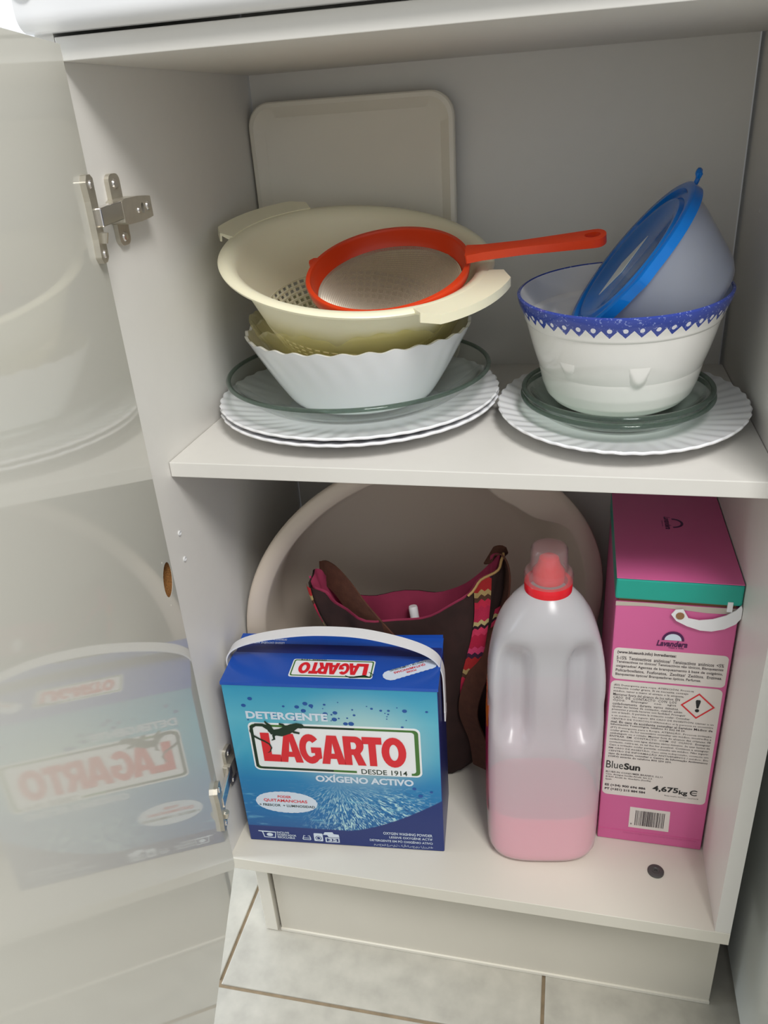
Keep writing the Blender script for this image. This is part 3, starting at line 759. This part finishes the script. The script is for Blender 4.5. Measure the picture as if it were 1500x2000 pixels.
HEAVY = {'L': [[(0, 0), (1, 0), (1, .25), (.50, .25), (.50, 1), (0, 1)]],
         'A': [[(0, 0), (.33, 0), (.38, .19), (.63, .19), (.68, 0), (1, 0), (.70, 1), (.30, 1)], [(.43, .37), (.575, .37), (.505, .74)]],
         'G': [arc(.5, .5, .5, .5, 42, 318) + [(1.0, .20), (1.0, .56), (.53, .56), (.53, .37), (.69, .37), (.69, .29)] + arc(.5, .5, .20, .27, 300, 50)],
         'R': [[(0, 0), (.35, 0), (.35, .36), (.43, .36), (.62, 0), (1.0, 0), (.76, .42)] + arc(.58, .70, .36, .30, -50, 90) + [(0, 1)], [(.35, .56), (.49, .56)] + arc(.49, .68, .11, .12, -90, 90, 8) + [(.35, .80)]],
         'T': [[(.31, 0), (.69, 0), (.69, .76), (1, .76), (1, 1), (0, 1), (0, .76), (.31, .76)]],
         'O': [arc(.5, .5, .5, .5, 0, 345, 23), arc(.5, .5, .185, .27, 0, 345, 23)]}
letters = 'LAGARTO'; xs = [.0368, .0568, .0820, .1075, .1350, .1575, .1795]; ws = [.0215, .0282, .0262, .0288, .0255, .0228, .0288]
def heavy(g, ch, x, y, w, h, place):
    return g.shape([[(x + a_ * w, y + b_ * h) for a_, b_ in lp_] for lp_ in HEAVY[ch]], 0.0, lambda X, Y, Z: place(X, Y))
g = G()
for ch, x, w in zip(letters, xs, ws):
    lift = .0008 if ch in 'GO' else 0
    heavy(g, ch, x, .1366 - lift, w, .0440 + 2 * lift, PF(4))
g.obj('logo_lettering', 'ink_red', lo)
g = G().text('DESDE 1914', .1535, .1232, .0545, .0078, PF(4), bold=.012); g.obj('small_lettering', 'ink_green', lo)
# lizard
g = G(); tail = [(452, 668), (425, 640), (385, 622), (345, 620), (322, 634), (318, 655), (332, 680), (365, 697), (400, 712), (428, 728), (440, 748), (432, 770), (418, 776)]
g.strip([LZ(*q) for q in tail], [.0080, .0070, .0046, .0040, .0036, .0034, .0030, .0027, .0024, .0021, .0018, .0014, .0006], PF(5))
g.strip([LZ(*q) for q in [(420, 648), (450, 662), (490, 664), (530, 650), (560, 634), (585, 626), (610, 630), (628, 637)]], [.0040, .0085, .0115, .0120, .0098, .0075, .0068, .0012], PF(5.2))
for leg in ([(470, 668), (450, 680), (455, 700), (440, 706)], [(440, 650), (428, 625), (405, 610), (398, 600)], [(545, 648), (570, 662), (600, 668)], [(520, 640), (500, 620), (480, 616)]):
    g.strip([LZ(*q) for q in leg], [.0045, .0034, .0028, .0012][:len(leg)], PF(5.1))
g.obj('lizard_emblem', 'ink_green', lo)
G().text('DETERGENTE', .0237, .2010, .0965, .0112, PF(2), bold=.038).obj('white_lettering', 'ink_pale', fp); G().text('OXÍGENO ACTIVO', .0966, .1070, .1180, .0128, PF(2), bold=.038).obj('white_lettering', 'ink_pale', fp)
# stain-power cloud
g = G()
for k in range(26):
    a = 2 * math.pi * k / 26; g.disc(.0555 + .029 * math.cos(a), .0695 + .0105 * math.sin(a), .010, .0075, PF(1 + .02 * k))
g.disc(.0555, .0695, .032, .013, PF(1.6)); g.obj('cloud_print', 'ink_pale', fp)
g = G().text('PODER', .0455, .0768, .0170, .0040, PF(3), bold=.02); g.text('QUITAMANCHAS', .0270, .0690, .0550, .0056, PF(3), bold=.02); g.obj('red_lettering', 'ink_red', fp)
g = G().text('+ FRESCOR  + LUMINOSIDAD', .0206, .0620, .0702, .0040, PF(3), bold=.015); g.obj('green_lettering', 'ink_green', fp)
g = G()
for k in range(44):
    x = random.gauss(.13, .055); z = random.gauss(.213, .013)
    if not (.02 < x < .235 and .196 < z < .247): continue
    s_ = random.choice([.0007, .001, .0014, .0024]); g.disc(x, z, s_ * 1.2, s_, PF(1 + .01 * k), 10)
for x, z, s_ in ((.096, .226, .003), (.118, .212, .003), (.128, .2045, .0032), (.147, .199, .0034), (.093, .2155, .003), (.215, .103, .0025), (.222, .092, .003), (.235, .099, .002)): g.disc(x, z, s_, s_ * .85, PF(1.5), 12)
g.obj('droplet_print', 'ink_drop', fp)['kind'] = 'stuff'
# icons and small print on the dark band
g = G()
g.shape([[(.0125, .0180), (.0355, .0172), (.0340, .0062), (.0190, .0066), (.0172, .0160), (.0125, .0168)], [(.0185, .0160), (.0345, .0158), (.0330, .0072), (.0200, .0076)]], .0002, PF(2))
g.disc(.0268, .0116, .0042, .0030, PF(2))
for s_, z in (('INCLUYE', .0146), ('DOSIFICADOR', .0104), ('RECICLABLE', .0062)): g.text(s_, .0366, z, .0246 * len(s_) / 11, .0034, PF(2), bold=.02)
g.shape([rrect(.0690, .0800, .0062, .0098, .0012, 2), rrect(.0700, .0790, .0070, .0090, .0008, 2)], .0002, PF(2)); g.strip([(.0700, .0098), (.0712, .0140), (.0730, .0128)], [.001] * 3, PF(2)); g.strip([(.0762, .0128), (.0782, .0140), (.0795, .0098)], [.001] * 3, PF(2))
g.shape([rrect(.0840, .0955, .0052, .0188, .0012, 2), circ(.0898, .0105, .0041, 16)], .0002, PF(2)); g.shape([circ(.0898, .0105, .0031, 14), circ(.0898, .0105, .0022, 12)], .0002, PF(2))
g.shape([[(.0985, .0042), (.1165, .0048), (.1165, .0125), (.0985, .0125)], [(.1000, .0055), (.1150, .0058), (.1150, .0112), (.1000, .0112)]], .0002, PF(2)); g.shape([[(.0960, .0168), (.0985, .0215), (.1085, .0222), (.1100, .0190), (.1160, .0186), (.1168, .0136), (.1030, .0134), (.1015, .0170)]], .0002, PF(2))
g.text('35', .1020, .0060, .0112, .0048, PF(2), bold=.03)
for s_, x, z in (('OXYGEN WASHING POWDER', .1729, .0240), ('LESSIVE OXYGÈNE ACTIF', .1800, .0180), ('DETERGENTE EM PÓ OXIGÉNIO ATIVO', .1552, .0112)):
    g.text(s_, x, z, .2335 - x, .0046, PF(2), bold=.014)
g.text('مسحوق غسيل بالأكسجين النشط', .1600, .0030, .0735, .0060, PF(2), res=2)
g.obj('small_print', 'ink_pale', fp)['kind'] = 'stuff'
# printing on the lid: the logo upside down, the cloud, small print
def PT(k):
    return lambda x, y, zz=0: (x, y, topz(y) + .0002 * k + zz)
tl_ = G().shape([rrect(.0760, .1730, .0130, .0455, .003)], .0002, PT(2)).obj('logo_plate', 'ink_white', tp)
G().shape([rrect(.0775, .1715, .0145, .0440, .0025), rrect(.0790, .1700, .0160, .0425, .002)], .0002, PT(4)).obj('logo_border', 'ink_olive', tl_)
inv_ = lambda k: (lambda x, y: PT(k)(.2495 - x, .0585 - y))
g = G()
for ch, x, w in zip(letters, xs, ws): heavy(g, ch, .0835 + (x - .0368) * .471, .0195, w * .471, .0205, inv_(6))
g.obj('logo_lettering', 'ink_red', tl_)
g = G(); g.strip([(.142, .0165), (.148, .0135), (.156, .0150), (.164, .0170), (.171, .0145), (.1735, .020), (.168, .024)], [.001, .0016, .0030, .0028, .0014, .001, .0006], PT(7)); g.obj('lizard_emblem', 'ink_green', tl_)
G().text('DESDE 1914', .1345, .0135, .030, .0030, inv_(6), bold=.01).obj('small_lettering', 'ink_green', tl_)
g = G()
for k in range(9): g.disc(.194 + .0050 * k, .021 + .0027 * k, .0100, .0090, PT(2 + .05 * k), 12)
cl_ = g.obj('cloud_print', 'ink_pale', tp)
def slant(k): 
    c, s_ = math.cos(R(27)), math.sin(R(27))
    return lambda x, y: PT(k)(.2135 - (x * c - y * s_), .0330 - (x * s_ + y * c))
G().text('QUITAMANCHAS', -.019, -.0025, .038, .0042, slant(5), bold=.02).text('PODER', -.006, .0032, .012, .003, slant(5), bold=.02).obj('red_lettering', 'ink_red', cl_)
G().text('+ FRESCOR + LUMINOSIDAD', -.022, -.0070, .044, .0030, slant(5), bold=.01).obj('green_lettering', 'ink_green', cl_)
g = G()
for k, s_ in enumerate(('OXYGEN WASHING POWDER', 'LESSIVE OXYGÈNE ACTIF', 'DETERGENTE EM PÓ OXIGÉNIO ATIVO', 'مسحوق غسيل')):
    g.text(s_, 0, 0, .040, .0032, lambda x, y, k=k: PT(4)(.054 - x + .002 * k, .0735 + .0052 * k - y), bold=.01)
g.obj('small_print', 'ink_pale', tp)['kind'] = 'stuff'
# handle
hpth = [(-.0032, .049, .185), (-.0034, .048, .215), (-.0040, .047, .238), (-.0030, .046, .258), (.010, .046, .272), (.040, .046, .283), (.085, .046, .2915), (.124, .046, .2935), (.165, .046, .2905), (.210, .046, .279), (.238, .046, .265), (.2490, .047, .246), (.2508, .048, .215), (.2506, .049, .178)]
hd = G().band(smooth_path(hpth, 6), (0, 1, 0), .0165, .0016).obj('carry_handle', 'strap_white', lag, smooth=50)
for x in (-.0034, .2508):
    G().box(x - .0009, x + .0009, .040, .058, .172, .186).obj('handle_anchor', 'strap_white', hd, bevel=.0005)

# ------------------------------------------------------------------ pink detergent box
PX, PY = 0.4452, 0.1070
pk = thing('laundry_powder_box', 'tall pink cardboard laundry-powder box with teal lid band and white text panels', 'detergent box', (PX, PY, 0.0005))
PW, PD, PH = 0.1205, 0.205, 0.3465
G().box(0, PW, 0, PD, 0, PH).obj('carton', 'pink_card', pk, bevel=.0012)
pc = pk.children[0]
G().box(.003, PW - .003, .003, PD - .003, PH, PH + .004).obj('torn_opening', 'brown_card', pk)
G().add([(0, -.0004, PH - .0045), (.03, -.0004, PH - .0030), (.06, -.0004, PH - .0042), (.09, -.0004, PH - .0065), (.1205, -.0004, PH - .006), (.1205, -.0004, PH + .0012), (.08, -.0004, PH + .0006), (.04, -.0004, PH + .0012), (0, -.0004, PH + .0008)], [tuple(range(9))]).obj('torn_edge', 'card_grey', pk)
lz0, lz1 = PH + .0045, 0.3762
ld = G().box(-.0012, PW + .0014, -.0016, PD + .0012, lz0, lz1 - .0006).obj('lid', 'teal_card', pk, bevel=.002)
G().box(-.0008, PW + .0010, -.0012, PD + .0008, lz1 - .0004, lz1 + .0004).obj('lid_top', 'pink_card', ld)
PK = lambda k: (lambda x, z, zz=0: (x, -.0002 * k - zz, z))
p1_ = G().shape([rrect(.0020, .1178, .2466, .2884, .005)], .0002, PK(1)).obj('text_panel', 'panel_white', pc)
p2_ = G().shape([rrect(.0015, .1170, .0742, .2442, .006)], .0002, PK(1)).obj('text_panel', 'panel_white', pc)
g = G().text('(www.bluesunb.info) Ingredientes:', .0058, .2802, .060, .0050, PK(3), bold=.02)
L1 = ['5-15%  Tensioactivos  aniónicos/  Tensioactivos  aniónicos  <5%', 'Tensioactivos no iónicos/ Tensioactivos não iónicos, Blanqueantes', 'oxigenados/ Agentes de branqueamento à base de oxigénio,', 'Policarboxilatos,  Fosfonatos,  Zeolitas/  Zeólitos.  Enzimas.', 'Blanqueantes ópticos/ Branqueadores ópticos. Perfumes.']
for k, s_ in enumerate(L1): g.text(s_, .0055, .2733 - k * .0056, .1085 if k < 4 else .088, .0044, PK(3), bold=.008, res=2)
g.obj('small_print', 'ink_grey', p1_)['kind'] = 'stuff'
L2 = [('(ES) Detergente para ropa. ATENCIÓN. Provoca', .083), ('irritación ocular grave. Si se necesita consejo', .078), ('médico, tener a mano el envase o la etiqueta.', .074), ('Mantener fuera del alcance de los niños. EN', .070), ('CASO  DE  CONTACTO  CON  LOS', .067), ('OJOS:    Enjuagar    con    agua', .067), ('cuidadosamente  durante  varios  minutos.', .070), ('Quitar las lentes de contacto, cuando estén', .074), ('presentes y pueda hacerse con facilidad. Proseguir', .078), ('con el lavado. Si persiste la irritación ocular: Consultar', .083), ('a un médico. No ingerir. EN CASO DE INGESTIÓN: Llamar a un', .108), ('CENTRO DE TOXICOLOGÍA/médico si la persona se encuentra', .108), ('mal. En caso de accidente consultar al Servicio Médico de', .108), ('Información Toxicológica, teléfono 91 562 04 20.', .080), ('(PT) Detergente para a Roupa. ATENÇÃO. Provoca irritação', .108), ('ocular grave. Se for necessário consultar um médico, mostre-lhe a', .108), ('embalagem ou o rótulo. Manter fora do alcance das crianças. SE', .108), ('ENTRAR  EM  CONTACTO  COM  OS  OLHOS:  Enxaguar', .108), ('cuidadosamente com água durante vários minutos. Se usar lentes de', .108), ('contacto, retire-as, se tal lhe for possível. Continue a enxaguar.', .108), ('Caso a irritação ocular persista: consulte um médico. Não ingerir.', .108), ('EM CASO DE INGESTÃO: Caso sinta indisposição, contacte um', .108), ('CENTRO DE INFORMAÇÃO ANTIVENENOS / médico. Em', .108), ('caso de acidente, consultar o Centro de Informação Antivenenos', .108), ('(CIAV) através do telefone 800 250 250.', .070)]
g = G()
for k, (s_, w) in enumerate(L2): g.text(s_, .0050, .2368 - k * .00435, w, .0034, PK(3), bold=.014 if k in (12, 13, 23, 24) else .004, res=1)
for s_, w, z, h_ in (('BLUESUN CONSUMER BRANDS, S.L.U.', .064, .1085, .0030), ('Ctra. Antigua Sevilla-Alcalá, km 2,2', .052, .1045, .0030), ('41500 Alcalá de Guadaíra (Sevilla)', .051, .1005, .0030), ('Spain', .007, .0966, .0030)): g.text(s_, .0040, z, w, h_, PK(3), bold=.006, res=1)
g.text('ES (+34) 900 696 886', .0040, .0868, .0460, .0044, PK(3), bold=.03, res=2); g.text('PT (+351) 215 884 584', .0042, .0805, .0460, .0044, PK(3), bold=.03, res=2)
g.text('Responsable del bote / mod 2018', .072, .0812, .037, .0024, PK(3), res=1)
g.obj('small_print', 'ink_grey', p2_)['kind'] = 'stuff'
g = G().text('Blue', .0037, .1160, .0190, .0112, PK(3)); g.text('Sun', .0236, .1158, .0182, .0100, PK(3), bold=.035); g.obj('brand_lettering', 'ink_black', p2_)
g = G(); g.text('4,675', .0577, .0868, .0285, .0095, PK(3), bold=.03); g.text('kg', .0870, .0848, .0095, .0085, PK(3), bold=.025)
g.shape([[(.1040 + .0050 * math.cos(R(a)), .0912 + .0042 * math.sin(R(a))) for a in range(50, 311, 20)] + [(.1040 + .0036 * math.cos(R(a)), .0912 + .0031 * math.sin(R(a))) for a in range(310, 49, -20)]], .0002, PK(3))
g.strip([(.1000, .0912), (.1068, .0912)], [.0008] * 2, PK(3)); g.obj('weight_lettering', 'ink_black', p2_)
dcx, dcz = .0939, .2190
G().shape([[(dcx - .0176, dcz), (dcx, dcz - .0176), (dcx + .0176, dcz), (dcx, dcz + .0176)], [(dcx - .0154, dcz), (dcx, dcz - .0154), (dcx + .0154, dcz), (dcx, dcz + .0154)]], .0002, PK(3)).obj('hazard_diamond', 'ink_red', p2_)
g = G().shape([[(dcx - .0010, dcz - .0028), (dcx + .0010, dcz - .0028), (dcx + .0026, dcz + .0068), (dcx + .0018, dcz + .0084), (dcx - .0018, dcz + .0084), (dcx - .0026, dcz + .0068)], circ(dcx, dcz - .0062, .0022, 12)], .0002, PK(3)); g.obj('exclamation_mark', 'ink_black', p2_)
bc = G().shape([[(.0353, .0240), (.0815, .0236), (.0808, .0570), (.0352, .0575)]], .0002, PK(1)).obj('barcode_panel', 'panel_white', pc)
g = G(); x = .0420
while x < .0752:
    w = random.choice([.0004, .0004, .0008, .0012]); g.add([PK(3)(x, .0285), PK(3)(x + w, .0285), PK(3)(x + w, .0530), PK(3)(x, .0530)], [(0, 1, 2, 3)]); x += w + random.choice([.0004, .0006, .0010])
g.text('8', .0372, .0290, .0016, .0026, PK(3)); g.obj('barcode', 'ink_grey', bc)
# maker's name under an arched frame (front) and on the lid
g = G().text('Lavandera', .0445, .2950, .0310, .0074, PK(3), bold=.03, slant=.25); g.text('ropa y más', .0570, .2925, .0150, .0020, PK(3), bold=.02)
g.shape([[(.0605 + .0112 * math.cos(R(a)), .3030 + .0115 * math.sin(R(a))) for a in range(0, 181, 15)] + [(.0605 + .0088 * math.cos(R(a)), .3030 + .0085 * math.sin(R(a))) for a in range(180, -1, -15)]], .0002, PK(3))
g.obj('name_lettering', 'ink_purple', pc)
G().shape([[(.0605 + .0085 * math.cos(R(a)), .3032 + .0082 * math.sin(R(a))) for a in range(0, 181, 15)]], .0002, PK(2)).obj('arch_field', 'ink_pale', pc)
lt = lambda k: (lambda x, z, zz=0: (.0555 + z, .1415 - x, lz1 + .0004 + .0002 * k + zz))
g = G().text('Lavandera', 0, 0, .031, .0070, lt(1), bold=.03, slant=.25); g.shape([[(.0155 + .0115 * math.cos(R(a)), .0085 + .0120 * math.sin(R(a))) for a in range(0, 181, 15)] + [(.0155 + .009 * math.cos(R(a)), .0085 + .0092 * math.sin(R(a))) for a in range(180, -1, -15)]], .0002, lt(1)); g.text('ropa y más', .010, -.0035, .015, .002, lt(1)); g.obj('name_lettering', 'ink_purple', ld)
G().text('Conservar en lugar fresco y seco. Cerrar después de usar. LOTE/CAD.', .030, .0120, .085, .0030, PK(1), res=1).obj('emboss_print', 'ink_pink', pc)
G().box(.0004, PW - .0004, -.0005, 0, .0168, .0172).obj('fold_crease', 'pink_card', pc)
stp = [(.0553, .3375), (.0590, .3432), (.0665, .3445), (.0725, .3340), (.0830, .3325), (.0960, .3350), (.1080, .3405), (.1165, .3475), (.1208, .3535), (.1220, .3500), (.1222, .3385), (.1180, .3310), (.1080, .3240), (.0960, .3202), (.0850, .3204), (.0720, .3245), (.0610, .3300)]
hs = G().shape([stp], .0012, lambda x, z, zz=0: (x, -.0032 + zz, z)).obj('carry_strap', 'strap_white', pk, bevel=.0003)
G().shape([circ(.0640, .3368, .0042, 16)], .0006, lambda x, z, zz=0: (x, -.0042 + zz, z)).obj('rivet_hole', 'brown_card', hs)
G().box(.108, .1130, -.0028, -.0002, .3445, .3560).obj('strap_tongue', 'strap_white', hs)

# ------------------------------------------------------------------ fabric softener bottle
bt = thing('softener_bottle', 'tall milky plastic bottle with red cap, part full of pink liquid', 'bottle', (0.3755, 0.1010, 0.0005), (0, 0, R(9)))
prof = [(0, .050), (.002, .0575), (.006, .0618), (.014, .0648), (.04, .0655), (.10, .0655), (.16, .0652), (.20, .0645), (.225, .0632), (.240, .0640), (.26, .0632), (.28, .0608), (.30, .0572), (.32, .0515), (.335, .0450), (.347, .0375), (.356, .0300), (.3615, .0245), (.3640, .0215)]
def bprof(z):
    for (z0, a0), (z1, a1) in zip(prof, prof[1:]):
        if z <= z1: 
            k = (z - z0) / (z1 - z0); return a0 + (a1 - a0) * k
    return prof[-1][1]
def bpt(t, z, inset=0.0):
    a = bprof(z) - inset
    k = sstep(.355, .30, z)                                     # squarer body, round neck
    dep = a * (1 - .24 * k)
    ex = 2 / (2 + 1.3 * k)
    c, sn = math.cos(t), math.sin(t)
    x = a * abs(c) ** ex * (1 if c > 0 else -1); y = dep * abs(sn) ** ex * (1 if sn > 0 else -1)
    if y < 0:                                                    # grip: a ridge left standing between two hollows
        wz = sstep(.168, .205, z) * sstep(.325, .280, z)
        half = .0165 + .006 * abs((z - .25) / .07) ** 3
        hx = sstep(half - .004, half + .010, abs(x)) * sstep(.062, .036, abs(x))
        y += .031 * wz * hx * min(1, -y / .035)
        y += .006 * wz * (1 - hx) * sstep(.05, .03, abs(x))
    return (x, y, z)
zsb = [0, .0007, .002, .004, .006, .010, .014, .02, .03] + [.04 + .0075 * k for k in range(40)] + [.3430, .347, .3515, .356, .359, .3615, .364]
nB = 128
g = G(); m = len(zsb)
g.grid(lambda u_, v_: bpt(2 * math.pi * u_, zsb[int(round(v_ * (m - 1)))]), nB, m - 1, wrap=True)
g.add([bpt(2 * math.pi * k / nB, 0) for k in range(nB)], [tuple(range(nB))])
g.obj('bottle_body', 'hdpe', bt, smooth=70, merge=True)
zq = [.0022, .004, .006, .010, .02, .03, .045, .060, .078]
g = G().grid(lambda u_, v_: bpt(2 * math.pi * u_, zq[int(round(v_ * 8))], .0016), 96, 8, wrap=True)
for z in (zq[0], zq[-1]): g.add([bpt(2 * math.pi * k / 96, z, .0016) for k in range(96)], [tuple(range(96))])
lq = g.obj('liquid', 'liquid_pink', bt, smooth=60, merge=True); lq['label'] = 'pink liquid filling the lowest quarter'
def lab(t, z, k): p_ = Vector(bpt(t, z)); return (p_.x * (1 + k), p_.y * (1 + k), z)
G().grid(lambda u_, v_: lab(R(8 + 186 * u_), .060 + .145 * v_, .012), 60, 6).obj('label', 'label_magenta', bt, smooth=60)
G().grid(lambda u_, v_: lab(R(150 + 43 * u_), .195 + .030 * v_ + .01 * math.sin(6 * u_), .016), 20, 3).obj('label_flash', 'label_orange', bt, smooth=60)
cpz = .3645
G().lathe([(.020, cpz - .003), (.0248, cpz - .003), (.0250, cpz + .0065), (.0242, cpz + .0075), (.0200, cpz + .0075)], 48).obj('cap_collar', 'cap_red', bt, smooth=40)
G().lathe([(0, cpz + .008), (.0165, cpz + .008), (.0165, cpz + .020), (.0120, cpz + .026), (.0100, cpz + .034), (.007, cpz + .036), (0, cpz + .036)], 40).obj('pour_spout', 'cap_red', bt, smooth=40, merge=True)
G().lathe([(.0252, cpz + .0078), (.0256, cpz + .0150), (.0245, cpz + .0185), (.0200, cpz + .0205), (.0188, cpz + .0450), (.0170, cpz + .0475), (0, cpz + .0478), (0, cpz + .0466), (.0164, cpz + .0462), (.0176, cpz + .0440), (.0188, cpz + .0195), (.0236, cpz + .0175), (.0242, cpz + .0148), (.0238, cpz + .0078)], 56).obj('dosing_cup', 'cup_clear', bt, smooth=40, merge=True)
